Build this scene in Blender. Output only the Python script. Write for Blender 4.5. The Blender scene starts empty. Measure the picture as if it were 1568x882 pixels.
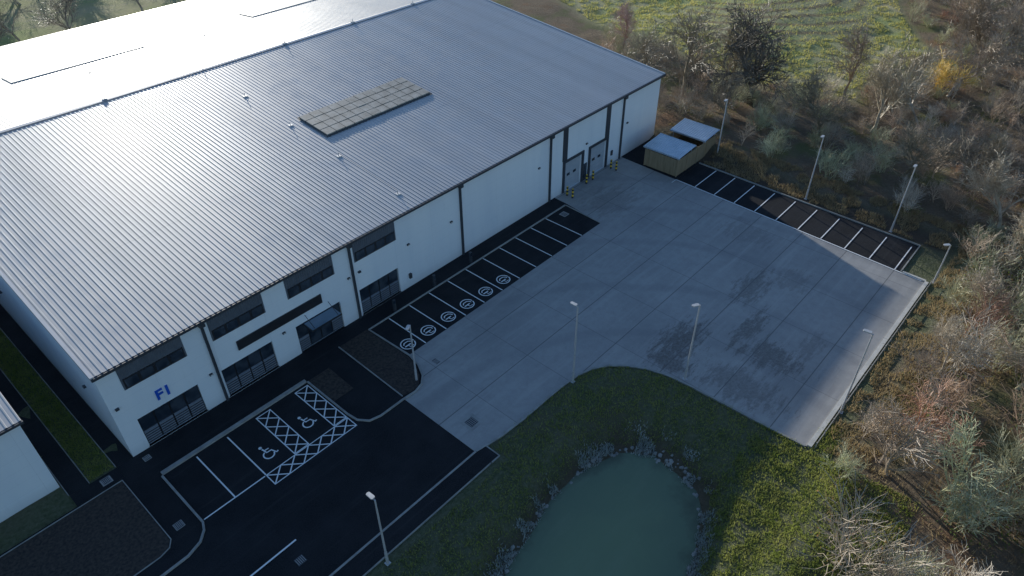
import bpy, bmesh, math, random
import numpy as np
from mathutils import Vector, Matrix, noise
random.seed(7); rng=np.random.default_rng(7)
sc=bpy.context.scene; COL=sc.collection

# ------------------------------------------------------------------ helpers
def newobj(name,mesh,mats=(),parent=None,loc=None):
    o=bpy.data.objects.new(name,mesh); COL.objects.link(o)
    for m in mats: 
        if m.name not in [x.name for x in mesh.materials if x]: mesh.materials.append(m)
    if parent: o.parent=parent
    if loc is not None: o.location=loc
    return o
def empty(name,loc=(0,0,0)):
    o=bpy.data.objects.new(name,None); COL.objects.link(o); o.location=loc; o.empty_display_size=.3; return o
class MB:
    """mesh builder"""
    def __init__(s): s.v=[];s.f=[];s.m=[]
    def quad(s,a,b,c,d,m=0):
        n=len(s.v); s.v+= [a,b,c,d]; s.f.append((n,n+1,n+2,n+3)); s.m.append(m)
    def poly(s,pts,m=0):
        n=len(s.v); s.v+=list(pts); s.f.append(tuple(range(n,n+len(pts)))); s.m.append(m)
    def box(s,x0,x1,y0,y1,z0,z1,m=0):
        n=len(s.v)
        s.v+=[(x0,y0,z0),(x1,y0,z0),(x1,y1,z0),(x0,y1,z0),(x0,y0,z1),(x1,y0,z1),(x1,y1,z1),(x0,y1,z1)]
        for f in ((0,3,2,1),(4,5,6,7),(0,1,5,4),(1,2,6,5),(2,3,7,6),(3,0,4,7)):
            s.f.append(tuple(n+i for i in f)); s.m.append(m)
    def tube(s,p0,p1,r0,r1,k=8,m=0,cap=True):
        p0=Vector(p0);p1=Vector(p1);d=(p1-p0).normalized()
        a=d.orthogonal().normalized();b=d.cross(a);n=len(s.v)
        for p,r in((p0,r0),(p1,r1)):
            for i in range(k):
                t=2*math.pi*i/k; s.v.append(tuple(p+a*(r*math.cos(t))+b*(r*math.sin(t))))
        for i in range(k):
            j=(i+1)%k; s.f.append((n+i,n+j,n+k+j,n+k+i)); s.m.append(m)
        if cap: s.f.append(tuple(n+k+i for i in range(k))); s.m.append(m)
    def stroke(s,pts,w,z,m=0,closed=False):
        P=[Vector((p[0],p[1])) for p in pts]
        if closed: P=P+[P[0]]
        L=[];R=[]
        for i in range(len(P)):
            if closed and i in (0,len(P)-1): d=(P[1]-P[0]).normalized()+(P[-1]-P[-2]).normalized()
            elif i==0: d=P[1]-P[0]
            elif i==len(P)-1: d=P[-1]-P[-2]
            else: d=(P[i+1]-P[i]).normalized()+(P[i]-P[i-1]).normalized()
            d=d.normalized(); nrm=Vector((-d.y,d.x))*w/2
            L.append(P[i]+nrm);R.append(P[i]-nrm)
        for i in range(len(P)-1):
            s.quad((R[i].x,R[i].y,z),(R[i+1].x,R[i+1].y,z),(L[i+1].x,L[i+1].y,z),(L[i].x,L[i].y,z),m)
        return L,R
    def kerb(s,pts,w,z0,z1,m=0,closed=False):
        L,R=s.stroke(pts,w,z1,m,closed)
        for i in range(len(L)-1):
            for A,B in((R[i],R[i+1]),(L[i+1],L[i])):
                s.quad((A.x,A.y,z0),(B.x,B.y,z0),(B.x,B.y,z1),(A.x,A.y,z1),m)
        for A,B in ((L[0],R[0]),(R[-1],L[-1])):
            s.quad((A.x,A.y,z0),(B.x,B.y,z0),(B.x,B.y,z1),(A.x,A.y,z1),m)
    def mesh(s,name,mats=(),smooth=False):
        me=bpy.data.meshes.new(name); me.from_pydata([tuple(v) for v in s.v],[],s.f)
        for m in mats: me.materials.append(m)
        me.polygons.foreach_set("material_index",s.m)
        if smooth: me.polygons.foreach_set("use_smooth",[True]*len(s.f))
        me.update(); return me
    def obj(s,name,mats=(),parent=None,smooth=False): 
        return newobj(name,s.mesh(name,mats,smooth),(),parent)

class NT:
    def __init__(s,name):
        s.m=bpy.data.materials.new(name); s.m.use_nodes=True; s.t=s.m.node_tree
        s.b=s.t.nodes['Principled BSDF']; s.pos=None
    def n(s,t,**k):
        x=s.t.nodes.new(t)
        for a,b in k.items(): setattr(x,a,b)
        return x
    def l(s,a,b): s.t.links.new(a,b)
    def P(s):
        if not s.pos: s.pos=s.n('ShaderNodeNewGeometry').outputs['Position']
        return s.pos
    def noise(s,scale,detail=4,rough=.55,vec=None,stretch=None,dist=0):
        x=s.n('ShaderNodeTexNoise'); x.inputs['Scale'].default_value=scale; x.inputs['Detail'].default_value=detail
        x.inputs['Roughness'].default_value=rough; x.inputs['Distortion'].default_value=dist
        v=vec or s.P()
        if stretch:
            mp=s.n('ShaderNodeMapping'); mp.inputs['Scale'].default_value=stretch; s.l(v,mp.inputs['Vector']); v=mp.outputs[0]
        s.l(v,x.inputs['Vector']); return x.outputs[0]
    def ramp(s,v,a,b,c0=0.,c1=1.):
        x=s.n('ShaderNodeMapRange'); x.inputs[1].default_value=a;x.inputs[2].default_value=b;x.inputs[3].default_value=c0;x.inputs[4].default_value=c1
        s.l(v,x.inputs[0]); return x.outputs[0]
    def mix(s,f,a,b,mode='MIX'):
        x=s.n('ShaderNodeMix',data_type='RGBA',blend_type=mode)
        for i,v in ((0,f),(6,a),(7,b)):
            if hasattr(v,'links') : s.l(v,x.inputs[i])
            elif i==0: x.inputs[0].default_value=v
            else: x.inputs[i].default_value=(*v,1)
        return x.outputs[2]
    def math(s,op,a,b=0.):
        x=s.n('ShaderNodeMath',operation=op)
        for i,v in ((0,a),(1,b)):
            if hasattr(v,'links'): s.l(v,x.inputs[i])
            else: x.inputs[i].default_value=v
        return x.outputs[0]
    def bump(s,h,strength=.3,dist=.05):
        x=s.n('ShaderNodeBump'); x.inputs['Strength'].default_value=strength; x.inputs['Distance'].default_value=dist
        s.l(h,x.inputs['Height']); s.l(x.outputs[0],s.b.inputs['Normal'])
    def set(s,col=None,rough=None,metal=None,spec=None):
        for k,v in (('Base Color',col),('Roughness',rough),('Metallic',metal),('Specular IOR Level',spec)):
            if v is None: continue
            if hasattr(v,'links'): s.l(v,s.b.inputs[k])
            elif k=='Base Color': s.b.inputs[k].default_value=(*v,1)
            else: s.b.inputs[k].default_value=v
        return s.m
def simple(name,c0,c1,scale=2,rough=.7,metal=0,bump=0,bscale=30,spec=.5,stretch=None):
    m=NT(name); f=m.ramp(m.noise(scale,4,.6,stretch=stretch),.3,.7)
    if bump: m.bump(m.noise(bscale,2),bump,.02)
    return m.set(m.mix(f,c0,c1),rough,metal,spec)
def leafy(name,c0,c1,scale=1.2,amt=.5,warm=(1.15,1.1,.7)):
    """thin blades and leaves let the low sun through"""
    m=NT(name); f=m.ramp(m.noise(scale,4,.6),.3,.7); c=m.mix(f,c0,c1); m.set(c,.8,0,.2)
    t=m.n('ShaderNodeBsdfTranslucent'); m.l(m.mix(1.,c,warm,'MULTIPLY'),t.inputs[0])
    x=m.n('ShaderNodeMixShader'); x.inputs[0].default_value=amt; m.l(m.b.outputs[0],x.inputs[1]); m.l(t.outputs[0],x.inputs[2])
    m.l(x.outputs[0],m.t.nodes['Material Output'].inputs[0]); return m.m

# ------------------------------------------------------------------ materials
def m_asphalt():
    m=NT('asphalt'); f=m.ramp(m.noise(.35,5,.65),.35,.7); c=m.mix(f,(.013,.014,.016),(.024,.025,.028))
    g=m.ramp(m.noise(14,2,.7),.4,.8); c=m.mix(g,c,(.038,.039,.043)); 
    c=m.mix(m.ramp(m.noise(.6,4,.7,stretch=(.12,3,1)),.56,.74,0,.55),c,(.048,.049,.051))
    return m.set(c,m.ramp(f,0,1,.9,.75),0,.15)
ASPH=m_asphalt()
def m_concrete():
    m=NT('yard_concrete'); 
    c=m.mix(m.ramp(m.noise(.12,5,.6),.35,.65),(.30,.293,.28),(.385,.375,.355))
    c=m.mix(m.ramp(m.noise(1.4,5,.7),.42,.72,0,.45),c,(.23,.225,.22))
    c=m.mix(m.ramp(m.noise(.5,5,.6,stretch=(.15,2.2,1)),.5,.72,0,.55),c,(.47,.455,.43))
    c=m.mix(m.ramp(m.noise(6,3,.8),.55,.8,0,.5),c,(.50,.48,.45))
    w=m.n('ShaderNodeTexWave',wave_type='RINGS',rings_direction='Z'); w.inputs['Scale'].default_value=.045; w.inputs['Distortion'].default_value=4; w.inputs['Detail'].default_value=3;w.inputs['Detail Scale'].default_value=.6
    mp=m.n('ShaderNodeMapping'); mp.inputs['Location'].default_value=(-20,30,0); m.l(m.P(),mp.inputs[0]); m.l(mp.outputs[0],w.inputs[0])
    c=m.mix(m.ramp(w.outputs['Fac'],.9,1,0,.22),c,(.16,.16,.165))
    sx=m.n('ShaderNodeSeparateXYZ'); m.l(m.P(),sx.inputs[0])
    fx=m.math('FLOOR',m.math('DIVIDE',m.math('ADD',sx.outputs[0],3.5),6.)); fy=m.math('FLOOR',m.math('DIVIDE',m.math('ADD',sx.outputs[1],.3),4.6))
    cx=m.n('ShaderNodeCombineXYZ'); m.l(fx,cx.inputs[0]); m.l(fy,cx.inputs[1])
    wn=m.n('ShaderNodeTexWhiteNoise',noise_dimensions='2D'); m.l(cx.outputs[0],wn.inputs[0])
    c=m.mix(m.ramp(wn.outputs[0],0,1,0,.14),c,(.18,.18,.19))
    nz=m.noise(1.3,6,.75,stretch=(.45,1.5,1)); nz2=m.noise(4.5,4,.75)
    acc=None
    for (x,y,rx,ry,k) in ((36.0,-22.6,3.2,1.5,.95),(33.6,-23.2,1.0,2.0,.9),(47,-23.6,2.8,1.2,.7),(34.9,-28.9,1.8,3.2,.6),(39.7,-29.1,1.7,2.4,.8),(41.5,-26.2,3,.8,.8),(50.5,-26,1.8,1.4,.4),(55,-19,1.8,2.6,.35),(51,-5,3.2,2.3,.4),(43,-31,2.0,.8,.45)):
        mp=m.n('ShaderNodeMapping',vector_type='TEXTURE'); mp.inputs['Location'].default_value=(x,y,0); mp.inputs['Scale'].default_value=(rx,ry,50)
        m.l(m.P(),mp.inputs[0]); ln=m.n('ShaderNodeVectorMath',operation='LENGTH'); m.l(mp.outputs[0],ln.inputs[0])
        q=m.ramp(m.math('ADD',ln.outputs['Value'],m.math('MULTIPLY',m.math('SUBTRACT',nz,.5),5)),1.2,.6,0,k)
        acc=q if acc is None else m.math('MAXIMUM',acc,q)
    acc=m.math('MULTIPLY',acc,m.ramp(nz2,.3,.6,.35,1))
    c=m.mix(acc,c,(.10,.086,.075))
    for o,off,per in ((0,3.5,6.),(1,.3,4.6)):
        fr=m.math('FRACT',m.math('DIVIDE',m.math('ADD',sx.outputs[o],off),per))
        d=m.math('MULTIPLY',m.math('MINIMUM',fr,m.math('SUBTRACT',1.,fr)),per)
        c=m.mix(m.ramp(d,.012,.055 if o else .035,.85 if o else .6,0),c,(.09,.09,.092))
    return m.set(c,m.ramp(acc,0,1,.6,.42),0,.5)
CONC=m_concrete()
KERB=simple('kerb_concrete',(.24,.24,.23),(.38,.38,.355),1.3,.85)
PAINT=NT('white_road_paint'); PAINT.set(PAINT.mix(PAINT.ramp(PAINT.noise(9,4,.8),.55,.8,0,.5),(.85,.86,.85),(.34,.34,.34)),.6); PAINT=PAINT.m
def m_wall():
    m=NT('white_cladding'); c=m.mix(m.ramp(m.noise(.5,4,.6,stretch=(1,1,.12)),.35,.75),(.81,.86,.89),(.73,.79,.84))
    c=m.mix(m.ramp(m.noise(1.6,4,.7,stretch=(1,1,.25)),.58,.8,0,.3),c,(.57,.62,.66))
    sx=m.n('ShaderNodeSeparateXYZ'); m.l(m.P(),sx.inputs[0])
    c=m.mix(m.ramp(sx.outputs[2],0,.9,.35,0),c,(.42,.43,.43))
    fr=m.math('FRACT',m.math('DIVIDE',sx.outputs[2],1.02)); c=m.mix(m.ramp(fr,.0,.022,.3,0),c,(.35,.38,.42))
    fr=m.math('FRACT',m.math('DIVIDE',m.math('ADD',sx.outputs[0],.9),4.33)); c=m.mix(m.ramp(fr,.0,.006,.4,0),c,(.35,.38,.42))
    return m.set(c,.42,0,.5)
WALL=m_wall()
def m_roof():
    m=NT('ribbed_roof_metal'); c=m.mix(m.ramp(m.noise(.22,4,.6,stretch=(1,.12,1)),.35,.7),(.46,.46,.46),(.53,.525,.52))
    c=m.mix(m.ramp(m.noise(1.2,4,.7),.5,.8,0,.3),c,(.37,.37,.37))
    sx=m.n('ShaderNodeSeparateXYZ'); m.l(m.P(),sx.inputs[0])
    fl=m.math('FLOOR',m.math('DIVIDE',sx.outputs[0],1.)); wn=m.n('ShaderNodeTexWhiteNoise',noise_dimensions='1D'); m.l(fl,wn.inputs['W'])
    c=m.mix(m.ramp(wn.outputs[0],0,1,0,.22),c,(.31,.31,.31))
    c=m.mix(m.ramp(m.noise(2.,4,.7,stretch=(1,.05,1)),.6,.8,0,.35),c,(.27,.27,.265))
    fr=m.math('FRACT',m.math('DIVIDE',m.math('ADD',sx.outputs[1],.4),11.3)); c=m.mix(m.ramp(fr,.0,.008,.45,0),c,(.2,.2,.2))
    return m.set(c,m.ramp(m.noise(.6,3,.6),.3,.7,.38,.5),.3,.5)
ROOF=m_roof()
DARK=simple('dark_grey_trim',(.035,.042,.052),(.05,.058,.07),3,.5)
CLAD=simple('slate_blue_cladding',(.095,.11,.135),(.125,.145,.175),2,.5)
FRAME=simple('window_frame',(.018,.02,.025),(.026,.028,.034),3,.45)
def m_glass():
    m=NT('window_glass'); return m.set(m.mix(m.ramp(m.noise(.8,2),.4,.6),(.02,.03,.045),(.05,.065,.085)),.06,0,.8)
GLASS=m_glass()
LOUV=simple('louvre_panel',(.14,.17,.21),(.19,.22,.27),2,.5)
DOOR=simple('sectional_door',(.36,.40,.44),(.42,.46,.50),2,.5)
BLUE=simple('blue_sign_letters',(.01,.09,.50),(.015,.11,.58),3,.4)
SOIL=simple('bark_mulch',(.02,.018,.017),(.08,.062,.05),5,.95,bump=.8,bscale=9)
STEEL=simple('galvanised_steel',(.42,.43,.44),(.55,.56,.57),6,.5,.2)
LENS=simple('lamp_lens',(.6,.6,.58),(.7,.7,.68),6,.3)
YEL=simple('yellow_paint',(.75,.5,.03),(.8,.56,.05),4,.5); BLK=simple('black_paint',(.02,.02,.02),(.03,.03,.03),4,.5)
TIMBER=NT('timber_boards'); TIMBER.set(TIMBER.mix(TIMBER.ramp(TIMBER.noise(2,5,.7,stretch=(3,3,.3)),.3,.7),(.22,.17,.10),(.38,.30,.19)),.85); TIMBER=TIMBER.m
SHED=simple('shelter_roof_sheet',(.46,.54,.62),(.56,.64,.72),1,.35,.4)
RLIGHT=simple('weathered_rooflight',(.24,.225,.19),(.46,.44,.39),1.1,.6)
RL2=simple('grp_rooflight',(.50,.49,.45),(.60,.59,.55),.6,.5)
def m_water():
    m=NT('pond_water')
    # water colour darkens towards the margins, lighter tone in the middle
    mp=m.n('ShaderNodeMapping',vector_type='TEXTURE'); mp.inputs['Location'].default_value=(15.4,-29.5,0); mp.inputs['Rotation'].default_value=(0,0,math.radians(11)); mp.inputs['Scale'].default_value=(10.6,5.2,50)
    m.l(m.P(),mp.inputs[0]); ln=m.n('ShaderNodeVectorMath',operation='LENGTH'); m.l(mp.outputs[0],ln.inputs[0])
    q=m.math('ADD',ln.outputs['Value'],m.math('MULTIPLY',m.math('SUBTRACT',m.noise(.5,5,.6),.5),.6))
    c=m.mix(m.ramp(q,.35,.95),(.155,.215,.125),(.125,.175,.11)); c=m.mix(m.ramp(q,.9,1.08,0,.8),c,(.07,.085,.055))
    c=m.mix(m.ramp(m.noise(.9,4,.6,stretch=(.3,1,1)),.5,.8,0,.35),c,(.19,.25,.16))
    m.bump(m.noise(5,2,stretch=(1,2,1)),.06,.02); return m.set(c,.16,0,.35)
WATER=m_water()
def m_ground():
    m=NT('ground_cover')
    a=m.n('ShaderNodeVertexColor',layer_name='zone'); sp=m.n('ShaderNodeSeparateColor'); m.l(a.outputs[0],sp.inputs[0])
    n1=m.noise(.35,5,.65); n2=m.noise(3.2,5,.75); n3=m.noise(.06,5,.6); n4=m.noise(.15,4,.6)
    g=m.mix(m.ramp(n1,.35,.7),(.12,.145,.075),(.175,.185,.11)); g=m.mix(m.ramp(n2,.45,.75,0,.8),g,(.27,.265,.185)); g=m.mix(m.ramp(n2,.45,.25,0,.7),g,(.065,.075,.045))
    g=m.mix(m.ramp(n4,.5,.66,0,.5),g,(.17,.15,.105))
    wd=m.mix(m.ramp(n1,.3,.7),(.18,.14,.10),(.27,.21,.145)); wd=m.mix(m.ramp(n2,.5,.8,0,.8),wd,(.37,.31,.22)); wd=m.mix(m.ramp(n2,.42,.2),wd,(.08,.075,.045))
    wd=m.mix(m.ramp(n4,.53,.65,0,.7),wd,(.16,.19,.075))
    wd=m.mix(m.ramp(n4,.42,.34,0,.5),wd,(.29,.155,.085))
    f=m.mix(m.ramp(n3,.38,.66),(.42,.43,.20),(.52,.49,.29)); f=m.mix(m.ramp(n1,.45,.75,0,.8),f,(.56,.50,.34)); f=m.mix(m.ramp(n2,.5,.25,0,.8),f,(.20,.20,.10))
    f=m.mix(m.ramp(n3,.5,.4,0,.6),f,(.36,.44,.17))
    w=m.n('ShaderNodeTexWave',wave_type='RINGS',rings_direction='Z'); w.inputs['Scale'].default_value=.09; w.inputs['Distortion'].default_value=7; w.inputs['Detail'].default_value=2; w.inputs['Detail Scale'].default_value=.3
    mp=m.n('ShaderNodeMapping'); mp.inputs['Location'].default_value=(-135,-22,0); m.l(m.P(),mp.inputs[0]); m.l(mp.outputs[0],w.inputs[0])
    ln=m.n('ShaderNodeVectorMath',operation='LENGTH'); mp2=m.n('ShaderNodeMapping',vector_type='TEXTURE'); mp2.inputs['Location'].default_value=(124,10,0); mp2.inputs['Scale'].default_value=(22,14,60); m.l(m.P(),mp2.inputs[0]); m.l(mp2.outputs[0],ln.inputs[0])
    tr=m.math('MULTIPLY',m.ramp(w.outputs['Fac'],.5,.9,0,.9),m.ramp(ln.outputs['Value'],1.25,.8)); tr=m.math('MULTIPLY',tr,m.ramp(n2,.3,.6,.35,1))
    f=m.mix(tr,f,(.25,.18,.12))
    c=m.mix(sp.outputs[0],g,wd); c=m.mix(sp.outputs[1],c,f); c=m.mix(sp.outputs[2],c,(.13,.10,.075))
    m.bump(n2,1.,.5)
    return m.set(c,.95,0,.1)
GROUND=m_ground()
def m_obj(name):
    m=NT(name); oi=m.n('ShaderNodeObjectInfo'); f=m.ramp(m.noise(1.1,2,.6),.3,.7,.65,1.35)
    vm=m.n('ShaderNodeVectorMath',operation='SCALE'); m.l(oi.outputs['Color'],vm.inputs[0]); m.l(f,vm.inputs['Scale'])
    return m.set(vm.outputs[0],.5,0,.5)
BARK=m_obj('bark_and_twigs')
LEAF=leafy('dead_leaves',(.32,.18,.08),(.48,.31,.13),4,.5,(1.1,1,.8))
GLEAF=leafy('bramble_leaves',(.12,.17,.045),(.22,.27,.09),4)
BLADE=leafy('grass_blades',(.22,.29,.08),(.38,.40,.18),1.2,.55)
FBLADE=leafy('field_grass_blades',(.34,.37,.15),(.52,.48,.26),.35,.5)
DRY=leafy('dry_grass',(.30,.23,.14),(.50,.41,.26),.8,.45,(1.1,1.05,.85))
REED=simple('dry_reeds',(.30,.34,.32),(.50,.53,.48),2.5,.9)

# ------------------------------------------------------------------ terrain
PC=(15.4,-29.5); PA=math.radians(11)
def pond_r(x,y,ax=11.2,ay=4.6):
    dx=x-PC[0];dy=y-PC[1];u=dx*math.cos(PA)+dy*math.sin(PA);v=-dx*math.sin(PA)+dy*math.cos(PA)
    return (abs(u/ax)**2.3+abs(v/ay)**2.3)**(1/2.3)+.06*noise.noise(Vector((x*.3,y*.3,2)))+.025*noise.noise(Vector((x*1.1,y*1.1,2)))
def sm(a,b,x):
    t=min(1,max(0,(x-a)/(b-a))); return t*t*(3-2*t)
CURVE=[(16.5,-17.8),(18.8,-18.2),(21.1,-18.35),(23.5,-18.35),(25.7,-18.4),(27.3,-18.55),(28.7,-18.95),(29.9,-19.75),(30.9,-20.9),(31.6,-22.2),(32.1,-23.8),(32.3,-25.6),(32.4,-28.4),(32.45,-31.1),(32.5,-33.2),(32.7,-35.3)]
SLAB=[(16.5,-10.15),(17.6,-10.25),(18.4,-10.0),(19.1,-9.35),(19.7,-8.2),(20.0,-6.8),(46.5,-6.8),(47.2,-1.8),(47.3,-.02),(59.9,-.02),(59.55,-7.9),(58.35,-35.3)]+CURVE[::-1]
def inpoly(x,y,P):
    c=False;j=len(P)-1
    for i in range(len(P)):
        if (P[i][1]>y)!=(P[j][1]>y) and x<(P[j][0]-P[i][0])*(y-P[i][1])/(P[j][1]-P[i][1])+P[i][0]: c=not c
        j=i
    return c
def paved(x,y,pad=0.):
    if -pad+(-1.3)<x<60+pad and -36+.7-pad<y<0 and inpoly(x,y,SLAB): return True
    return (-61<x<20.2 and -10.4<y<0) or (-61<x<17.4+pad and -19.4-pad<y<0) or (19<x<70+pad and -8<y<0) or (58<x<64.5+pad and -33<y<-7) or (-.1<x<67.1 and 0<=y<69)
def hz(x,y):
    z=-.05
    e=pond_r(x,y,13.4,6.6)
    z+=-1.7*(1-sm(.66,1.14,e))
    k=sm(36,39,-y) if x>20 else sm(44,48,-y)
    k=max(k,sm(65.5,69,x))
    if k>0: z+=k*(.5+.9*noise.noise(Vector((x*.05,y*.05,0)))+.25*noise.noise(Vector((x*.3,y*.3,3))))
    if x>95: z+=sm(95,200,x)*1.5
    if not paved(x,y,1.5): z+=.06*noise.noise(Vector((x*.7,y*.7,9)))+.04
    return z
def fieldmask(x,y):
    n=5*noise.noise(Vector((x*.05,y*.05,5)))
    k=sm(91,95,x+n-max(0,(y-10))*.25)*sm(-18,-14,y+n-max(0,(x-120))*.5)
    return max(k, sm(80,84,y))
def wedge(x): return -37.1 if x>32 else -37.1-(32-x)*.33
def zone(x,y):
    n=2.2*noise.noise(Vector((x*.12,y*.12,1)))
    w=sm(0,1.5,wedge(x)+.5-y+n*.5-.2) if x>5 else sm(0,2,-50-y)
    w=max(w,sm(66.5,69,x+n))
    f=fieldmask(x,y)
    v=sm(64.2,64.8,x)*(1-sm(66.5,68.5,x+n))*sm(-37,-34,y)*(1-sm(0,1,y))
    e=pond_r(x,y,13.4,6.6); v=max(v,.75*(1-sm(.83,.97,e+.08*noise.noise(Vector((x*.6,y*.6,6))))))
    return (w*(1-f),f,v)
xs=np.unique(np.concatenate([np.array([-3000,-1200,-500,-250,-120]),np.arange(-62,4,1.5),np.arange(4,36,.5),np.arange(36,110,1.),np.arange(110,180,2.),np.array([200,240,300,420,700,1400,3000])]))
ys=np.unique(np.concatenate([np.array([-3000,-1200,-500,-250,-150]),np.arange(-110,-46,2.),np.arange(-46,-16,.5),np.arange(-16,30,1.2),np.arange(30,130,3.),np.array([160,220,320,500,1000,3000])]))
nx,ny=len(xs),len(ys); V=[];Z=[]
for y in ys:
    for x in xs:
        V.append((x,y,hz(x,y) if abs(x)<250 and abs(y)<200 else -.05+ (1.5 if x>200 else 0))); Z.append((*zone(x,y),1))
Fc=[(j*nx+i,j*nx+i+1,(j+1)*nx+i+1,(j+1)*nx+i) for j in range(ny-1) for i in range(nx-1)]
me=bpy.data.meshes.new('ground'); me.from_pydata(V,[],Fc); ca=me.color_attributes.new('zone','FLOAT_COLOR','POINT')
ca.data.foreach_set('color',np.array(Z,dtype=np.float32).ravel()); me.polygons.foreach_set('use_smooth',[True]*len(Fc)); me.materials.append(GROUND); me.update()
newobj('ground',me)
def ringpt(t,k0):
    c_,s_=math.cos(t),math.sin(t); k=k0/((abs(c_)**2.3+abs(s_)**2.3)**(1/2.3)); u=c_*k*13.4; v=s_*k*6.6
    return PC[0]+u*math.cos(PA)-v*math.sin(PA),PC[1]+u*math.sin(PA)+v*math.cos(PA)
b=MB(); b.poly([(*ringpt(2*math.pi*i/72,.97),-1.42) for i in range(72)]); b.obj('pond_water',[WATER])

# ------------------------------------------------------------------ paving
b=MB()
b.poly([(-1.2,0,0),(-1.2,-1.2,0),(-60,-1.2,0),(-60,-10.2,0),(16.5,-10.2,0),(18.5,-10.4,0),(20.5,-8,0),(20.5,-7,0),(48,-7,0),(48,0,0)][::-1])
b.obj('asphalt_forecourt',[ASPH])
b=MB(); b.quad((-60,-17.8,0),(16.5,-17.8,0),(16.5,-10.2,0),(-60,-10.2,0)); b.obj('access_road',[ASPH])
b=MB(); b.quad((-60,-19.3,.06),(17.3,-19.3,.06),(17.3,-17.95,.06),(-60,-17.95,.06)); 
b.quad((-1.2,0,.01),(-.03,0,.01),(-.03,70,.01),(-1.2,70,.01)); b.quad((-4.4,0,.01),(-3.1,0,.01),(-3.1,70,.01),(-4.4,70,.01)); b.quad((-4.4,-1.2,.01),(-1.21,-1.2,.01),(-1.21,-.01,.01),(-4.4,-.01,.01))
b.obj('footpath',[ASPH])
b=MB(); b.poly([(x,y,.008) for x,y in SLAB][::-1]); b.obj('concrete_yard',[CONC])
b=MB(); b.quad((59.55,-7.9,.004),(58.45,-32.9,.004),(64.1,-32.9,.004),(64.6,-7.9,.004)); b.quad((59.55,-7.88,.004),(64.6,-7.88,.004),(70,-.02,.004),(59.9,-.02,.004));b.obj('asphalt_parking_strip',[ASPH])
b=MB()
b.kerb([(x,y-.07) for x,y in CURVE[:-1]]+[(32.62,-35.2)],.15,-.1,.1)
b.kerb([(-60,-17.88),(16.55,-17.88)],.14,-.1,.1); b.kerb([(16.6,-19.37),(17.38,-19.37),(17.38,-17.98)],.08,-.1,.08); b.kerb([(-60,-19.36),(16.5,-19.36)],.06,-.1,.08)
b.kerb([(.62,-2.95),(6,-2.95),(12.55,-2.95)],.30,-.1,.16)
b.kerb([(.55,-3.15),(.55,-8.6),(.3,-9.2),(-.3,-9.8),(-1.3,-10.15),(-3,-10.2),(-60,-10.2)],.14,-.1,.12)
b.kerb([(12.62,-3.15),(12.62,-8.2),(12.75,-9.2),(13.3,-9.95),(14.2,-10.2),(16.4,-10.2),(17.6,-10.28),(18.45,-10.05),(19.15,-9.4),(19.75,-8.2),(20.0,-6.9),(19.8,-1.9),(46.8,-1.9)],.13,-.1,.12)
b.kerb([(46.9,-1.9),(46.55,-6.8)],.1,-.1,.06)
b.kerb([(16.75,-1.7),(16.6,-9.9)],.08,-.1,.08)
b.kerb([(64.68,-7.9),(64.18,-33.0),(58.5,-33.05)],.13,-.1,.12)
b.kerb([(-1.45,-1.4),(-1.45,-8.2),(-1.8,-8.7),(-2.5,-8.9),(-60,-8.9)],.06,-.1,.06); b.kerb([(-1.45,-1.4),(-60,-1.4)],.06,-.1,.06)
for x in(-1.24,-3.06,-4.44): b.kerb([(x,.1),(x,69)],.05,-.1,.05)
b.obj('kerb',[KERB])
b=MB(); b.kerb([(32.75,-35.42),(58.4,-35.42)],.32,-.2,.14); b.kerb([(58.53,-35.3),(58.56,-33.2)],.2,-.2,.14); b.obj('yard_edge_upstand',[simple('pale_concrete',(.50,.49,.45),(.66,.64,.59),1,.85)])
b=MB()
b.poly([(x,y,.05) for x,y in [(16.8,-1.75),(16.65,-9.9),(17.6,-10.1),(18.3,-9.9),(19.0,-9.2),(19.6,-8.1),(19.85,-6.9),(19.7,-1.75)]][::-1])
b.poly([(x,y,.05) for x,y in [(12.75,-3.1),(12.72,-6.4),(14.6,-6.4),(14.7,-3.1)]])
b.poly([(x,y,.03) for x,y in [(-1.5,-1.45),(-1.5,-8.2),(-1.85,-8.65),(-2.5,-8.85),(-60,-8.85),(-60,-1.45)]][::-1])
b.obj('planting_bed',[SOIL])

# ------------------------------------------------------------------ markings
b=MB(); zc=[.014]
def S(pts,w=.1,closed=False):
    zc[0]+=.0004; b.stroke(pts,w,zc[0],0,closed)
for k in range(10): S([(21.95+2.385*k,-2.0),(21.95+2.385*k,-6.75)])
for x in (3.0,): S([(x,-3.35),(x,-8.4)])
S([(.7,-8.45),(5.3,-8.45)])
def hatch(x0,x1,y0,y1,n,w=.09):
    S([(x0,y0),(x1,y0),(x1,y1),(x0,y1)],.11,True)
    if (x1-x0)>(y1-y0):
        L=(x1-x0)/n
        for i in range(n):
            a=x0+i*L; S([(a,y0),(a+L,y1)],w); S([(a,y1),(a+L,y0)],w)
    else:
        L=(y1-y0)/n
        for i in range(n):
            a=y0+i*L; S([(x0,a),(x1,a+L)],w); S([(x1,a),(x0,a+L)],w)
hatch(7.8,9.0,-8.35,-3.4,4); hatch(11.25,12.4,-8.35,-3.4,4); hatch(5.4,12.4,-9.55,-8.45,6); S([(5.4,-3.4),(5.4,-8.4)])
def circ(cx,cy,r,a0=0,a1=360,n=28): return [(cx+r*math.cos(math.radians(a0+(a1-a0)*i/n)),cy+r*math.sin(math.radians(a0+(a1-a0)*i/n))) for i in range(n+1)]
def wheelchair(cx,cy,s=1.):
    q=lambda L:[(cx+x*s,cy+y*s) for x,y in L]
    S(q(circ(-.12,.78,.06,0,360,10)),.13*s)
    S(q([(-.1,.6),(-.02,.12),(.32,.1),(.48,-.32),(.62,-.27)]),.11*s)
    S(q([(-.06,.38),(.28,.36)]),.09*s)
    S(q(circ(.0,-.12,.36,110,350)),.1*s)
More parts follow.
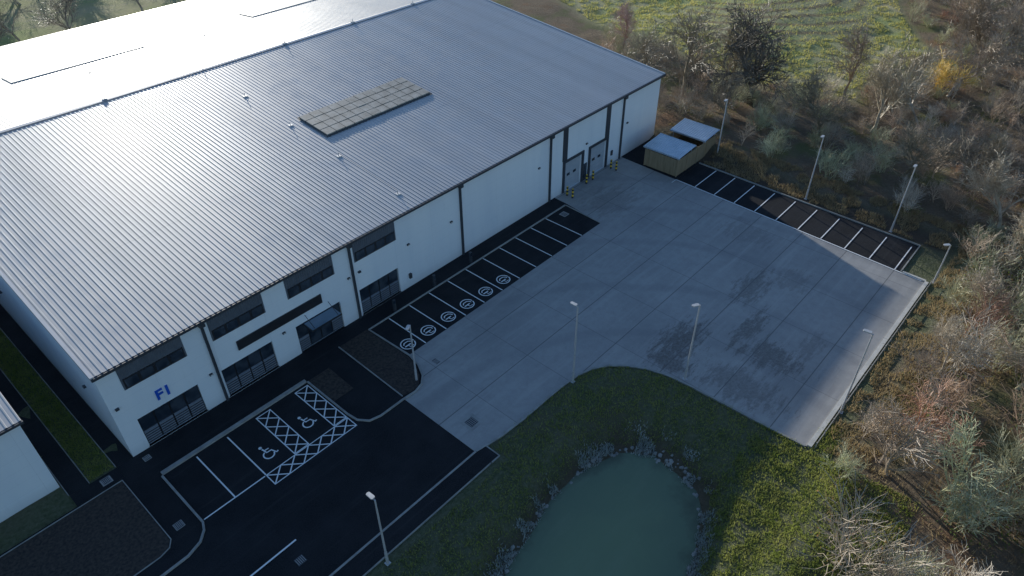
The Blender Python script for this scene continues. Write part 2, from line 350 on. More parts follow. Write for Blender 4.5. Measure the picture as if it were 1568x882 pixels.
wheelchair(6.55,-6.9,1.05); wheelchair(10.1,-6.6,1.05)
for x in (20.85,23.15,25.55,27.9,30.3,32.7):
    y=-5.75; S(circ(x,y,.62,0,352,30),.1); S([(x-.38,y+.1),(x-.2,y+.28),(x+.2,y+.28),(x+.4,y+.08),(x+.42,y-.1)],.1); S([(x-.42,y-.12),(x+.2,y-.12)],.12); S([(x-.1,y-.12),(x-.05,y-.42),(x+.3,y-.42)],.08)
def fx(y): return 59.5-(-7.9-y)*.0438
S([(fx(-7.9)+.02,-7.9),(fx(-35)+.02,-35.0)],.12)
for k in range(10):
    y=-10.35-2.46*k; S([(fx(y)+.15,y),(fx(y)+5.0,y+.05)])
S([(fx(-7.9)-.9,-7.9),(fx(-7.9),-7.9)],.08)
S([(-10,-14.25),(-6,-14.25)],.12); S([(-.2,-14.25),(3.85,-14.2)],.12)
b.obj('road_marking',[PAINT])
def cover(x,y,w,h,pad=.35):
    b=MB(); 
    if pad: b.box(x-w/2-pad,x+w/2+pad,y-h/2-pad,y+h/2+pad,-.05,.0105,0)
    b.box(x-w/2,x+w/2,y-h/2,y+h/2,-.05,.016,1)
    for i in range(5): 
        xx=x-w/2+w*(i+.5)/5; b.box(xx-.02,xx+.02,y-h/2+.05,y+h/2-.05,.01,.022,0)
    b.obj('drain_cover',[KERB if x<30 and y<-15 else CONC,DARK])
cover(18.3,-15.7,.75,.75,.28); cover(45.4,-2.9,.6,.6,.1); cover(3.2,-15.6,.6,.6,0); cover(-.6,-7.6,.5,.5,.05); cover(-2.2,-.6,.5,.5,.1);cover(.6,-.8,.4,.4,.05); cover(21,-9,.4,.6,.05)

# ------------------------------------------------------------------ warehouse
W=empty('warehouse')
LX=67.0; EZ=8.1; RY=33.5; BY=69.; PIT=math.tan(math.radians(5.6)); RZ=EZ+RY*PIT+.1
b=MB()
ops=[(1.25,5.8,.12,2.9),(7.7,12.1,.12,2.85),(14.3,18.7,.02,2.85),(20.75,25.1,.1,2.8),(48.9,51.9,.01,3.6),(53.5,56.5,.01,3.6)]
X=sorted({0,LX}|{o[0] for o in ops}|{o[1] for o in ops}); Zs=sorted({-.1,EZ}|{o[2] for o in ops}|{o[3] for o in ops})
for i in range(len(X)-1):
    for j in range(len(Zs)-1):
        xm=(X[i]+X[i+1])/2; zm=(Zs[j]+Zs[j+1])/2
        if any(o[0]<xm<o[1] and o[2]<zm<o[3] for o in ops): continue
        b.quad((X[i],0,Zs[j]),(X[i+1],0,Zs[j]),(X[i+1],0,Zs[j+1]),(X[i],0,Zs[j+1]))
for (x0,x1,z0,z1) in ops:
    b.quad((x0,0,z0),(x0,.3,z0),(x0,.3,z1),(x0,0,z1)); b.quad((x1,.3,z0),(x1,0,z0),(x1,0,z1),(x1,.3,z1)); b.quad((x0,0,z1),(x0,.3,z1),(x1,.3,z1),(x1,0,z1)); b.quad((x0,0,z0),(x1,0,z0),(x1,.3,z0),(x0,.3,z0))
for x in (0,LX):
    P=[(x,0,-.1),(x,0,EZ),(x,RY,RZ-.1),(x,BY,EZ),(x,BY,-.1)]; b.poly(P if x==0 else P[::-1])
b.quad((0,BY,-.1),(LX,BY,-.1),(LX,BY,EZ),(0,BY,EZ))
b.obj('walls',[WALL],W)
b=MB()
def ribbed(b,x0,x1,y0,z0,y1,z1,pitch=.4,h=.032):
    n=int(round((x1-x0)/pitch)); prof=[]
    for i in range(n):
        x=x0+i*(x1-x0)/n; p=(x1-x0)/n
        prof+=[(x,0),(x+p*.62,0),(x+p*.72,h),(x+p*.9,h)]
    prof.append((x1,0))
    for i in range(len(prof)-1):
        (xa,ha),(xb,hb)=prof[i],prof[i+1]
        b.quad((xa,y0,z0+ha),(xb,y0,z0+hb),(xb,y1,z1+hb),(xa,y1,z1+ha))
ribbed(b,-.15,LX+.15,-.35,EZ+.12,RY,RZ+.12); ribbed(b,-.15,LX+.15,RY+.001,RZ+.12,BY+.3,EZ+.1)
b.obj('roof_sheets',[ROOF],W)
b=MB()
b.box(-.2,LX+.2,-.5,-.3,EZ-.12,EZ+.1,0); b.box(-.2,LX+.2,-.3,0,EZ-.05,EZ+.05,0)
b.box(-.2,LX+.2,BY,BY+.5,EZ-.1,EZ+.08,0)
for x in(-.22,LX+.02):
    for (ya,za,yb,zb) in ((-.4,EZ,RY,RZ),(RY,RZ,BY+.4,EZ)):
        n=len(b.v); b.v+=[(x,ya,za-.15),(x+.2,ya,za-.15),(x+.2,ya,za+.2),(x,ya,za+.2),(x,yb,zb-.15),(x+.2,yb,zb-.15),(x+.2,yb,zb+.2),(x,yb,zb+.2)]
        for f in((0,1,2,3),(4,7,6,5),(0,4,5,1),(1,5,6,2),(2,6,7,3),(3,7,4,0)): b.f.append(tuple(n+i for i in f)); b.m.append(1)
b.quad((-.15,RY-.35,RZ+.16),(LX+.15,RY-.35,RZ+.16),(LX+.15,RY,RZ+.22),(-.15,RY,RZ+.22),1); b.quad((-.15,RY,RZ+.22),(LX+.15,RY,RZ+.22),(LX+.15,RY+.35,RZ+.16),(-.15,RY+.35,RZ+.16),1)
for x in (7.4,20.35,33.1,46.3,59.4): b.box(x-.09,x+.09,-.2,-.02,0,EZ-.1,0); b.box(x-.2,x+.2,-.42,-.05,EZ-.5,EZ-.14,0)
b.obj('gutters_and_trim',[DARK,simple('light_flashing',(.50,.51,.52),(.58,.58,.59),1,.4,.3)],W)
b=MB()
for (x0,x1) in ((1.35,5.85),(7.85,12.25),(14.25,18.7),(20.75,25.25)):
    z0=5.75; b.box(x0,x1,-.04,-.003,z0,EZ-.06,0)
    for i in range(22): 
        xx=x0+(x1-x0)*(i+.5)/22; b.box(xx-.03,xx+.03,-.062,-.04,z0+.95,EZ-.07,0)
    b.box(x0+.12,x1-.12,-.075,-.042,z0+.05,z0+.95,1)
    n=4; w=(x1-x0-.24)/n
    for i in range(n): b.box(x0+.12+i*w+.1,x0+.12+(i+1)*w-.1,-.09,-.076,z0+.16,z0+.85,2)
b.box(9.4,17.05,-.12,-.003,3.8,4.65,1)
b.obj('clad_window_bands',[CLAD,FRAME,GLASS],W)
b=MB()
for k,(x0,x1,z0,z1) in enumerate(ops[:4]):
    b.quad((x0,.2,z0),(x1,.2,z0),(x1,.2,z1),(x0,.2,z1),0)
    n=4; w=(x1-x0)/n; mid=z0+(z1-z0)*.5
    for i in range(n):
        a=x0+i*w+.06; c=x0+(i+1)*w-.06
        b.box(a,c,.14,.19,mid+.06,z1-.1,1)
        if k==2 and i in(1,2): b.box(a,c,.14,.19,z0+.1,mid-.05,1)
        else:
            b.box(a,c,.13,.19,z0+.08,mid-.05,2)
            for q in range(5): zz=z0+.15+q*.22; b.box(a,c,.10,.13,zz,zz+.05,0)
    b.box(x0-.05,x1+.05,-.03,.14,z0-.06,z0,0)
b.obj('ground_floor_windows',[FRAME,GLASS,LOUV],W)
b=MB(); b.box(15.0,17.9,-1.3,-.003,2.62,2.74,0); b.box(15.05,17.85,-1.25,-.05,2.745,2.77,1)
for x in(15.3,17.6): b.tube((x,-.02,3.5),(x,-1.2,2.75),.025,.025,6,0)
b.obj('entrance_canopy',[FRAME,simple('canopy_glass',(.14,.21,.27),(.18,.25,.32),1,.15)],W)
b=MB()
for (x0,x1) in((48.9,51.9),(53.5,56.5)):
    for q in range(7):
        z=.02+q*.51; b.box(x0+.02,x1-.02,.2,.26,z,z+.49,0)
    b.quad((x0,.27,0),(x1,.27,0),(x1,.27,3.6),(x0,.27,3.6),1)
    for xx in(x0+.7,x1-1.2): b.box(xx,xx+.5,.17,.199,1.65,1.95,2)
    b.box(x0-.35,x0,-.12,-.003,0,3.9,1); b.box(x1,x1+.35,-.12,-.003,0,3.9,1); b.box(x0,x1,-.12,-.003,3.6,3.9,1)
b.box(48.45,49.25,-.05,-.003,3.9,EZ-.06,1); b.box(56.15,56.95,-.05,-.003,3.9,EZ-.06,1)
b.box(52.35,52.95,-.06,-.003,0,2.1,2)
b.obj('loading_doors',[DOOR,DARK,GLASS],W)
def textmesh(body,size,name,mat,loc,parent):
    c=bpy.data.curves.new(name,'FONT'); c.body=body; c.size=size; c.extrude=.03; c.offset=.03
    o=bpy.data.objects.new('tmp',c); COL.objects.link(o); bpy.context.view_layer.update()
    me=bpy.data.meshes.new_from_object(o.evaluated_get(bpy.context.evaluated_depsgraph_get())); bpy.data.objects.remove(o)
    me.materials.clear(); me.materials.append(mat)
    q=newobj(name,me,(),parent); q.location=loc; q.rotation_euler=(math.pi/2,0,0)
textmesh("F1",1.22,'unit_sign_letters',BLUE,(2.9,-.04,3.52),W)
b=MB()
for x,z in ((6.9,3.1),(13.2,3.0),(19.9,4.6),(26.5,4.6),(31.8,4.4),(44.5,4.8),(52.65,4.5),(60.5,4.2)):
    b.box(x-.12,x+.12,-.16,-.003,z-.07,z+.09,0); b.box(x-.08,x+.08,-.17,-.161,z-.05,z+.03,1)
for x in (.3,20.9): b.box(x,x+.25,-.18,-.003,4.6,4.75,0)
for y in(4,20,40): b.box(-.18,-.003,y,y+.25,4.3,4.45,0)
b.box(26.2,26.45,-.2,-.003,1,1.5,0); b.box(57.6,57.9,-.12,-.003,1.1,1.7,0)
b.obj('wall_lights',[DARK,LENS],W)
def rz(y): return EZ+.12+(y+.35)*(RZ-EZ)/(RY+.35) if y<RY else RZ+.12-(y-RY)*(RZ-EZ)/(BY+.3-RY)
b=MB()
nx_,ny_=12,4; x0,x1,y0,y1=29.0,42.5,13.7,18.3
b.poly([(x0-.12,y0-.12,rz(y0)+.10),(x1+.12,y0-.12,rz(y0)+.10),(x1+.12,y1+.12,rz(y1)+.10),(x0-.12,y1+.12,rz(y1)+.10)],1)
b.quad((x0-.12,y0-.12,rz(y0)),(x1+.12,y0-.12,rz(y0)),(x1+.12,y0-.12,rz(y0)+.10),(x0-.12,y0-.12,rz(y0)+.10),1)
for i in range(nx_):
    for j in range(ny_):
        a=x0+(x1-x0)*i/nx_+.03;c=x0+(x1-x0)*(i+1)/nx_-.03;d=y0+(y1-y0)*j/ny_+.06;e=y0+(y1-y0)*(j+1)/ny_-.06
        h=.22+random.uniform(-.015,.015); n=len(b.v)
        b.v+=[(a,d,rz(d)+.05),(c,d,rz(d)+.05),(c,e,rz(e)+.05),(a,e,rz(e)+.05),(a,d,rz(d)+h),(c,d,rz(d)+h),(c,e,rz(e)+h),(a,e,rz(e)+h)]
        for f in((4,5,6,7),(0,1,5,4),(1,2,6,5),(2,3,7,6),(3,0,4,7)): b.f.append(tuple(n+k for k in f)); b.m.append(0)
b.obj('rooflight_array',[RLIGHT,DARK],W)
b=MB()
for (x0,x1) in ((13.3,28.3),(43.3,57.5)):
    for j in range(2):
        y0=49.3+j*1.8;y1=y0+1.7; n=len(b.v)
        b.v+=[(x0,y0,rz(y0)),(x1,y0,rz(y0)),(x1,y1,rz(y1)),(x0,y1,rz(y1)),(x0,y0,rz(y0)+.12),(x1,y0,rz(y0)+.12),(x1,y1,rz(y1)+.12),(x0,y1,rz(y1)+.12)]
        for f in((4,5,6,7),(0,1,5,4),(1,2,6,5),(2,3,7,6),(3,0,4,7)): b.f.append(tuple(n+k for k in f)); b.m.append(0)
b.obj('ridge_rooflights',[RL2],W)
b=MB()
for x in (27.6,):
    for y in (33.5,25.5,17.7,10.2,2.0):
        z=rz(y); b.box(x-.2,x+.2,y-.2,y+.2,z-.02,z+.07,0); b.tube((x,y,z),(x,y,z+.4),.045,.03,6,0)
for x in (7,17,38,48,58):
    z=rz(33.5); b.box(x-.2,x+.2,33.3,33.7,z+.08,z+.18,0); b.tube((x,33.5,z),(x,33.5,z+.5),.05,.03,6,0)
for x,y in ((20,45),(35,47),(35,58),(12,60),(50,60)):
    z=rz(y); b.box(x-.22,x+.22,y-.22,y+.22,z-.02,z+.09,0); b.tube((x,y,z),(x,y,z+.5),.05,.03,6,0)
b.tube((27.6,10.2,rz(10.2)+.38),(27.6,2,rz(2)+.38),.012,.012,4,1)
b.obj('roof_safety_posts',[STEEL,DARK],W)

Nb=empty('neighbouring_warehouse'); b=MB()
b.box(-45,-4.55,1.3,60,-.1,6.75); b.obj('walls',[WALL],Nb)
b=MB(); ribbed(b,-45.2,-4.35,1.0,6.85,30,9.6); ribbed(b,-45.2,-4.35,30.001,9.6,60.3,6.85); b.obj('roof_sheets',[ROOF],Nb)
b=MB(); b.box(-45.2,-4.3,.85,1.05,6.65,6.83,0); b.box(-45.2,-4.5,1.05,1.298,6.7,6.8,0); b.poly([(-4.55,1.3,6.75),(-4.55,59.9,6.75),(-4.55,30,9.5)],1)
b.obj('trim',[DARK,WALL],Nb)

# ------------------------------------------------------------------ timber store
Sh=empty('timber_store_compound'); b=MB()
def boards(b,xa,ya,xb,yb,h=2.1):
    L=math.hypot(xb-xa,yb-ya); n=int(L/.16)
    ux,uy=(xb-xa)/L,(yb-ya)/L
    for i in range(n):
        a=i*L/n+.008;c=(i+1)*L/n-.008; t=.012 if i%2 else .02; hh=h+random.uniform(-.015,.015)
        p=[(xa+ux*a-uy*t,ya+uy*a+ux*t),(xa+ux*c-uy*t,ya+uy*c+ux*t),(xa+ux*c+uy*t,ya+uy*c-ux*t),(xa+ux*a+uy*t,ya+uy*a-ux*t)]
        n0=len(b.v); b.v+=[(q[0],q[1],.03) for q in p]+[(q[0],q[1],hh) for q in p]
        for f in((4,5,6,7),(0,1,5,4),(1,2,6,5),(2,3,7,6),(3,0,4,7)): b.f.append(tuple(n0+k for k in f)); b.m.append(0)
X0,X1,Y0,Y1=60.1,68.6,-7.5,-3.2
boards(b,X0,Y0,X1,Y0); boards(b,X0,Y1,X0,Y0); boards(b,X1,Y0,X1,Y1); boards(b,X1,Y1,X0,Y1); boards(b,64.4,Y0,64.4,Y1)
for x in (X0,62.2,64.4,66.5,X1):
    for y in(Y0,Y1): b.box(x-.06,x+.06,y-.06,y+.06,0,2.16)
b.obj('timber_fence_panels',[TIMBER],Sh)
b=MB()
for (xa,xb) in ((59.9,63.4),(65.6,68.8)):
    n=int((Y1-Y0+.5)/.3)
    for i in range(n):
        y=Y0-.25+i*(Y1-Y0+.5)/n; p=(Y1-Y0+.5)/n
        for (ya,yb,ha,hb) in((y,y+p*.6,0,0),(y+p*.6,y+p*.7,0,.05),(y+p*.7,y+p*.9,.05,.05),(y+p*.9,y+p,.05,0)):
            b.quad((xa,ya,2.45+ha),(xb,ya,2.75+ha),(xb,yb,2.75+hb),(xa,yb,2.45+hb))
    b.box(xa-.03,xa+.03,Y0-.28,Y1+.28,2.3,2.46); b.box(xb-.03,xb+.03,Y0-.28,Y1+.28,2.58,2.8)
    for y in(Y0+.1,Y1-.1):
        for x in(xa+.3,xb-.3): b.box(x-.04,x+.04,y-.04,y+.04,0,2.5)
b.obj('store_roof',[SHED],Sh)

# ------------------------------------------------------------------ street furniture
def lamp(x,y,h,ang):
    b=MB(); b.box(-.16,.16,-.16,.16,0,.03,0); b.tube((0,0,.02),(0,0,1.2),.10,.095,10,0); b.tube((0,0,1.2),(0,0,h),.075,.05,10,0)
    b.tube((0,0,h-.05),(.3,0,h+.05),.03,.03,6,0)
    L=[(.1,-.1),(.2,-.14),(.62,-.12),(.66,0),(.62,.12),(.2,.14),(.1,.1)]
    b.poly([(p[0],p[1],h+.12) for p in L],0); b.poly([(p[0],p[1],h+.03) for p in L][::-1],1)
    for i in range(len(L)):
        p,q=L[i],L[(i+1)%len(L)]; b.quad((p[0],p[1],h+.03),(q[0],q[1],h+.03),(q[0],q[1],h+.12),(p[0],p[1],h+.12),0)
    o=b.obj('street_lamp',[STEEL,LENS]); o.location=(x,y,0); o.rotation_euler=(0,0,ang)
for (x,y,h,a) in ((26.6,-18.75,7.7,1.6),(32.75,-25.2,7.6,2.6),(18.5,-9.4,5.8,3.6),(6.7,-19.8,6.5,1.6),(37.5,-35.8,7.9,1.7),(64.9,-29.9,7.6,3.1),(65.3,-20.7,7.5,3.1),(67.5,-8.6,7.2,3.1),(58.9,-35.9,4.2,2.4)):
    lamp(x,y,h,a)
for (x,y) in ((48.6,-.75),(52.1,-.75),(53.3,-.75),(56.8,-.75),(48.6,-1.5),(56.8,-1.5)):
    b=MB()
    for i in range(5): b.tube((0,0,i*.22),(0,0,(i+1)*.22),.11,.11,12,i%2)
    b.tube((0,0,1.1),(0,0,1.16),.11,.04,12,1)
    o=b.obj('safety_bollard',[BLK,YEL]); o.location=(x,y,0)
for x in (23.0,27.8,32.6):
    b=MB(); b.box(-.16,.16,-.1,.1,0,.06,0); b.box(-.13,.13,-.09,.09,.06,1.25,0); b.box(-.11,.11,-.105,-.09,.85,1.18,1); b.tube((-.1,-.1,.7),(.1,-.16,.5),.02,.02,6,1); o=b.obj('ev_charging_post',[DARK,GLASS]); o.location=(x,-1.6,0)
b=MB()
for i in range(18):
    x=33+i*1.5; b.box(x-.05,x+.05,-35.83,-35.73,-.1,.55); 
for i in range(17):
    x=33+i*1.5; b.box(x+.051,x+1.449,-35.81,-35.75,.38,.48)
b.obj('knee_rail_fence',[simple('weathered_timber',(.30,.28,.24),(.42,.40,.35),2,.85)])

# ------------------------------------------------------------------ vegetation generators
class TG:
    def __init__(s): s.V=[];s.F=[];s.M=[];s.n=0
    def seg(s,p,q,r0,r1,m=0,k=3):
        d=q-p
        if d.length<1e-5: return
        d.normalize(); a=d.orthogonal().normalized(); c=d.cross(a); n=s.n
        for P,r in((p,r0),(q,r1)):
            for i in range(k):
                t=6.2832*i/k; s.V.append(P+a*(r*math.cos(t))+c*(r*math.sin(t)))
        for i in range(k):
            j=(i+1)%k; s.F.append((n+i,n+j,n+k+j,n+k+i)); s.M.append(m)
        s.n+=2*k
    def leaf(s,p,r,m=1):
        a=Vector((random.gauss(0,1),random.gauss(0,1),random.gauss(0,.6))).normalized()*r; c=a.orthogonal().normalized()*r*.6
        n=s.n; s.V+=[p-a,p+c,p+a,p-c]; s.F.append((n,n+1,n+2,n+3)); s.M.append(m); s.n+=4
    def mesh(s,name,mats):
        me=bpy.data.meshes.new(name); me.from_pydata([tuple(v) for v in s.V],[],s.F); me.polygons.foreach_set('material_index',s.M)
        for m in mats: me.materials.append(m)
        me.update(); return me
def branch(T,p,d,L,r,lev,maxlev,nch,spread,up,leafp=0,rmin=.012,segs=3,start=.25):
    pts=[p.copy()]; rr=[r]; q=p.copy(); dd=d.copy()
    for i in range(segs):
        dd=(dd+Vector((random.gauss(0,.16),random.gauss(0,.16),random.gauss(0,.12)+up))).normalized()
        nq=q+dd*(L/segs); r2=max(rmin,r*(1-(i+1)/segs*.65)); T.seg(q,nq,rr[-1],r2,0,5 if lev==0 else 3)
        q=nq; pts.append(q.copy()); rr.append(r2)
    if lev>=maxlev:
        if leafp and random.random()<leafp: T.leaf(q,random.uniform(.05,.1))
        return
    n=nch[lev]
    for i in range(n):
        t=start+(1-start)*(i+random.random()*.8)/n; t=min(t,.999); k=int(t*segs); f=t*segs-k
        bp=pts[k].lerp(pts[k+1],f); br=rr[k]*(1-f)+rr[k+1]*f
        ax=(pts[k+1]-pts[k]).normalized(); o=ax.orthogonal().normalized(); o.rotate(Matrix.Rotation(random.uniform(0,6.283),3,ax))
        sp=spread[lev]*random.uniform(.7,1.25)
        nd=(ax*math.cos(sp)+o*math.sin(sp)).normalized()
        branch(T,bp,nd,L*random.uniform(.45,.72)*(1.1-.45*t if lev==0 else 1),max(rmin,br*.6),lev+1,maxlev,nch,spread,up,leafp,rmin,3 if lev<1 else 2,.2)
def tree_mesh(name,seed,H,nch,spread,r=.2,up=.05,leafp=0,start=.28,rmin=.014):
    random.seed(seed); T=TG(); branch(T,Vector((0,0,-.3)),Vector((random.gauss(0,.05),random.gauss(0,.05),1)).normalized(),H*.72,r,0,len(nch),nch,spread,up,leafp,rmin,6,start); return T.mesh(name,[BARK,LEAF])
def bush_mesh(name,seed,H,R,stems,leafp=.1,green=0):
    random.seed(seed); T=TG()
    for i in range(stems):
        a=random.uniform(0,6.283); rad=R*.35*math.sqrt(random.random()); tilt=random.uniform(.1,.85)*(R/H)
        d=Vector((math.cos(a)*tilt,math.sin(a)*tilt,1)).normalized()
        branch(T,Vector((math.cos(a)*rad,math.sin(a)*rad,-.2)),d,H*random.uniform(.55,.95),random.uniform(.03,.05),0,2,(8,4),(.6,.7),.02,leafp,.014,4,.2)
    for i in range(green):
        a=random.uniform(0,6.283); rr=R*math.sqrt(random.random()); T.leaf(Vector((math.cos(a)*rr,math.sin(a)*rr,random.uniform(.1,H*.35))),random.uniform(.06,.13),2)
    return T.mesh(name,[BARK,LEAF,GLEAF])
OAK=tree_mesh('oak_mesh',5,12.5,(12,7,6,3),(1.1,.8,.75,.7),.55,.02,0,.2,.03)
ASHT=[tree_mesh('ash_mesh%d'%i,20+i,11,(12,6,5,3),(.6,.6,.65,.7),.26,.06,0,.22,.021) for i in range(3)]
SML=[tree_mesh('small_tree_mesh%d'%i,40+i,7,(11,6,4),(.75,.7,.7),.13,.05,.08,.12,.016) for i in range(3)]
BUSH=[bush_mesh('scrub_mesh%d'%i,60+i,3.4+.5*i,2.3,11,.08 if i%2 else .25,200 if i<2 else 60) for i in range(5)]
def inst(name,me,x,y,s,col,parent=None,sz=None):
    o=bpy.data.objects.new(name,me); COL.objects.link(o); o.location=(x,y,hz(x,y)); o.rotation_euler=(random.gauss(0,.04),random.gauss(0,.04),random.uniform(0,6.28))
    o.scale=(s,s,sz or s); o.color=(*col,1)
    if parent: o.parent=parent
    return o
random.seed(11)
BR=[(.50,.40,.30),(.56,.47,.36),(.45,.37,.28),(.52,.40,.29),(.58,.51,.41),(.46,.32,.22)]
GG=[(.50,.49,.30),(.56,.55,.35),(.45,.46,.28)]
def vary(c): k=random.uniform(.7,1.15); return tuple(v*k for v in c)
Wd=empty('woodland_scrub'); cnt=0
def wood_ok(x,y):
    n=2.2*noise.noise(Vector((x*.12,y*.12,1)))
    south=(y<wedge(x)-.4+n*.3) and x>14
    east=x>68.5 and y<24 and not(x<71 and y>-9)
    return (south or east) and fieldmask(x,y)<.3
y=-86.
while y<24:
    x=14.
    while x<150:
        px=x+random.uniform(-1,1)*1.4; py=y+random.uniform(-1,1)*1.4
        step=3.05 if x<100 else 4.2
        x+=step
        if not wood_ok(px,py): continue
        dx,dy=px+6,py+41.8; ang=math.degrees(math.atan2(dy,dx)); dist=math.hypot(dx,dy)
        if ang<-28 or dist<24: continue
        if random.random()<.12: continue
        g=noise.noise(Vector((px*.06,py*.06,7)))
        if px<50 and py<-43: g+=.35
        col=vary(random.choice(GG if (g>.02 and random.random()<.7) else BR))
        if noise.noise(Vector((px*.11,py*.11,17)))>.46: col=vary((.48,.27,.18))
        rim = px>68.5 and px<73 or (py>-39.5)
        if random.random()<(.12 if rim else .32): inst('small_tree',random.choice(SML),px,py,random.uniform(.55,.95)*( .75 if rim else 1),col,Wd)
        else: inst('scrub',random.choice(BUSH),px,py,random.uniform(.55,1.05)*(.7 if rim else 1),col,Wd)
        cnt+=1
    y+=3.05
print('scrub',cnt)
inst('oak_tree',OAK,83,-5.0,1.08,(.13,.11,.085))
for (x,y,s,c) in ((79.5,3.6,1.05,(.26,.22,.16)),(84,-1.0,.85,(.34,.29,.2)),(89,20,.62,(.46,.31,.28)),(88,2,.8,(.34,.29,.2)),(80,-16,.8,(.24,.2,.14)),(86,-20,.9,(.40,.34,.24)),(95,-13,.8,(.34,.27,.2)),(92,-24,.95,(.44,.36,.25)),(103,-24,.9,(.40,.32,.24)),(112,-27,.9,(.40,.32,.24)),(125,-22,.9,(.44,.35,.26)),(76,-27,.7,(.26,.22,.15)),(72,-38,.7,(.48,.41,.31)),(74,12,.6,(.34,.28,.2)),(60,-46,.75,(.5,.45,.33)),(48,-45,.7,(.52,.51,.33)),(41,-50,.75,(.54,.54,.35)),(70,-52,.8,(.46,.38,.28)),(84,-40,.8,(.46,.38,.28)),(100,-38,.9,(.42,.35,.25)),(66,-41,.6,(.44,.37,.27)),(78,-33,.75,(.26,.22,.16)),(54,-41,.5,(.48,.4,.3)),(46,-40,.45,(.46,.39,.29)),(75,-6,.6,(.3,.25,.18)),(78,9,.75,(.3,.26,.19))):
    inst('bare_tree',random.choice(ASHT),x,y,s,c)
inst('golden_shrub',bush_mesh('golden',91,3.6,2.6,16,.9,0),104,-23,1.3,(.75,.55,.14))
Bt=empty('distant_tree_belt')
for i in range(28):
    x=random.uniform(10,120); y=random.uniform(118,150); inst('bare_tree_crown',random.choice(ASHT+SML),x,y,random.uniform(.7,1.1),vary((.32,.28,.2)),Bt)
for (x,y) in ((20,92),(27,96),(34,90),(48,97),(60,93),(12,99)): inst('bare_tree_crown',random.choice(ASHT),x,y,.8,(.22,.19,.15),Bt)
for i in range(22):
    x=random.uniform(110,240); y=random.uniform(-50,10) if x<160 else random.uniform(-60,60)
    if fieldmask(x,y)<.3: inst('bare_tree_crown',random.choice(ASHT),x,y,random.uniform(.8,1.1),vary((.40,.32,.24)),Bt)
b=MB()
for i in range(50):
    x=-10+i*3; b.box(x-.05,x+.05,83.95,84.05,-.1,2.2)
for z in(.3,1.2,2.1): b.box(-10,140,83.97,83.985,z,z+.04)
b.obj('boundary_fence',[DARK])
def blades(name,N,sample,h0,h1,w,mat):
    pts=[]
    while len(pts)<N:
        p=sample()
        if p: pts.append(p)
    P=np.array(pts); N=len(P); a=rng.uniform(0,6.283,N); h=rng.uniform(h0,h1,N); lx=rng.normal(0,.35,N)*h; ly=rng.normal(0,.35,N)*h
    V=np.zeros((N,3,3)); V[:,0]=P; V[:,1]=P; V[:,2]=P
    V[:,0,0]-=np.cos(a)*w;V[:,0,1]-=np.sin(a)*w;V[:,1,0]+=np.cos(a)*w;V[:,1,1]+=np.sin(a)*w;V[:,2,0]+=lx;V[:,2,1]+=ly;V[:,2,2]+=h
    me=bpy.data.meshes.new(name); me.vertices.add(3*N); me.vertices.foreach_set('co',V.ravel()); me.loops.add(3*N); me.loops.foreach_set('vertex_index',np.arange(3*N)); me.polygons.add(N)
    me.polygons.foreach_set('loop_start',np.arange(0,3*N,3)); me.polygons.foreach_set('loop_total',np.full(N,3)); me.materials.append(mat); me.update(); me.validate(); newobj(name,me)
def sg():
    if random.random()<.06:
        x=random.uniform(-3,-1.3);y=random.uniform(.2,30); return (x,y,hz(x,y)-.02)
    x=random.uniform(2,36);y=random.uniform(-43,-18)
    if y>-32 and random.random()<.65: return None
    if paved(x,y,.15) or pond_r(x,y,13.4,6.6)<.84: return None
    if noise.noise(Vector((x*.9,y*.9,2)))<-.15 and random.random()<.7: return None
    if y>-20 and x<17.6: return None
    if inpoly(x,y,SLAB) or y<-37 and x>32.4: return None
    return (x,y,hz(x,y)-.02)
blades('grass',100000,sg,.08,.26,.035,BLADE)
def sf():
    x=random.uniform(88,150);y=random.uniform(-18,60)
    if fieldmask(x,y)<.5 or noise.noise(Vector((x*.5,y*.5,2)))<-.1: return None
    e=math.hypot((x-124)/22,(y-10)/14)
    if e<1 and random.random()<.75: return None
    return (x,y,hz(x,y)-.02)
blades('field_grass',42000,sf,.15,.4,.08,FBLADE)
def sd():
    if random.random()<.4:
        x=random.uniform(64.9,70); y=random.uniform(-38,-.5)
        if y>-8.2 and x<69.3: return None
    elif random.random()<.4: x=random.uniform(33,72); y=random.uniform(-40.5,-36)
    else: x=random.uniform(25,85);y=random.uniform(-60,-38)
    if x<32.5 and y>wedge(x): return None
    if noise.noise(Vector((x*.6,y*.6,12)))<-.1: return None
    return (x,y,hz(x,y)-.02)
blades('dry_undergrowth',45000,sd,.12,.5,.035,DRY)
def sr():
    t=random.uniform(0,6.283); x,y=ringpt(t,random.gauss(.83,.045))
    if noise.noise(Vector((x*.7,y*.7,4)))<-.02: return None
    z=hz(x,y)
    if z<-1.5: return None
    return (x,y,z-.02)
blades('pond_edge_reeds',9000,sr,.10,.36,.035,REED)
# stones along the pond margin
b=MB(); random.seed(5)
for i in range(260):
    x,y=ringpt(random.uniform(0,6.283),random.gauss(.80,.02)); z=hz(x,y)
    if z<-1.6: continue
    r=random.uniform(.07,.22); n=len(b.v); k=6
    for lv,(rr,zz) in enumerate(((1,-.1),(.9,.3),(.45,.55))):
        for j in range(k):
            t=6.283*j/k+lv*.3; q=r*rr*random.uniform(.75,1.2); b.v.append((x+q*math.cos(t),y+q*math.sin(t)*.8,z+zz*r))
    for lv in range(2):
        for j in range(k): a=n+lv*k+j; c=n+lv*k+(j+1)%k; b.f.append((a,c,c+k,a+k)); b.m.append(0)
    b.f.append(tuple(n+2*k+j for j in range(k))); b.m.append(0)
b.obj('pond_edge_stones',[simple('weathered_stone',(.16,.16,.15),(.34,.34,.31),2,.9)])

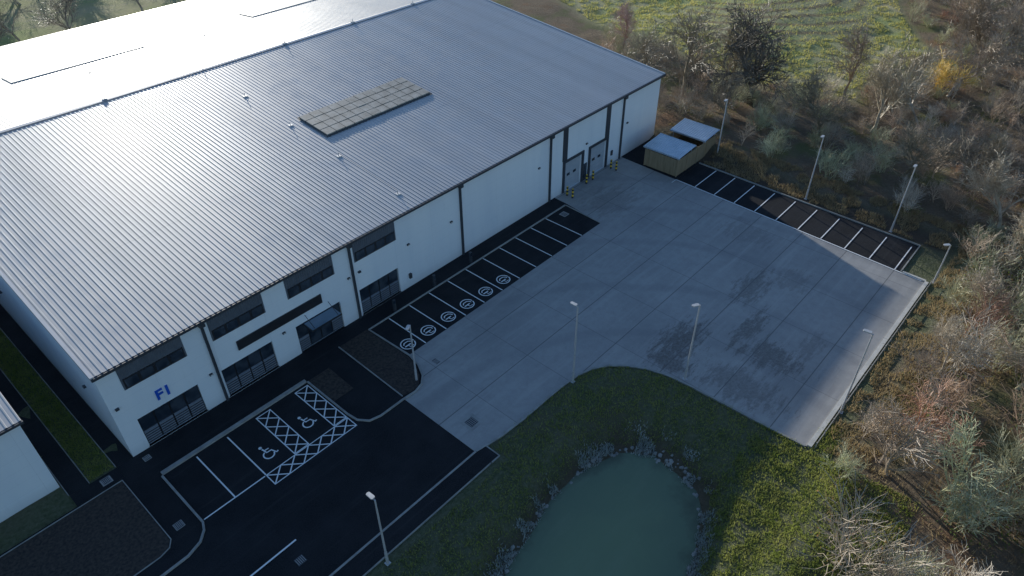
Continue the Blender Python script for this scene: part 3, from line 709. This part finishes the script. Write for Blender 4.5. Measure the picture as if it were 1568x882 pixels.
# ------------------------------------------------------------------ light, sky, camera
SD=Vector((.339,.941,0)).normalized(); EL=math.radians(13.0)
sunv=Vector((SD.x*math.cos(EL),SD.y*math.cos(EL),math.sin(EL)))
L=bpy.data.lights.new('sun','SUN'); L.energy=5; L.angle=math.radians(.6); L.color=(1,.95,.85)
so=bpy.data.objects.new('sun',L); COL.objects.link(so); so.rotation_euler=sunv.to_track_quat('Z','Y').to_euler(); so.location=(0,0,60)
w=bpy.data.worlds.new('World'); sc.world=w; w.use_nodes=True; nt=w.node_tree; bg=nt.nodes['Background']
sky=nt.nodes.new('ShaderNodeTexSky'); sky.sky_type='NISHITA'; sky.sun_disc=False; sky.sun_elevation=EL; sky.sun_rotation=math.atan2(SD.x,SD.y); sky.air_density=1.2; sky.dust_density=.4; sky.ozone_density=3.0
# white balance is set for the warm low sun, so the open sky records slightly bluer
tint=nt.nodes.new('ShaderNodeMix'); tint.data_type='RGBA'; tint.blend_type='MULTIPLY'; tint.inputs[0].default_value=1; tint.inputs[7].default_value=(.93,1.0,1.14,1)
nt.links.new(sky.outputs[0],tint.inputs[6]); nt.links.new(tint.outputs[2],bg.inputs[0]); bg.inputs[1].default_value=.15
t,pi_,ro=[math.radians(a) for a in (42.04,38.30,0.28)]
f=Vector((math.cos(t)*math.cos(pi_),math.sin(t)*math.cos(pi_),-math.sin(pi_))); r0=Vector((math.sin(t),-math.cos(t),0)); d0=f.cross(r0)
r=r0*math.cos(ro)+d0*math.sin(ro); d=-r0*math.sin(ro)+d0*math.cos(ro)
cd=bpy.data.cameras.new('camera'); cd.sensor_width=36; cd.lens=36*1092.2/1568; cd.clip_end=6000; cd.clip_start=.5
co=bpy.data.objects.new('camera',cd); COL.objects.link(co)
M=Matrix((( r.x,-d.x,-f.x,-6.03),(r.y,-d.y,-f.y,-41.76),(r.z,-d.z,-f.z,40.77),(0,0,0,1))); co.matrix_world=M
sc.camera=co
sc.view_settings.view_transform='Standard'; sc.view_settings.look='None'; sc.view_settings.exposure=0
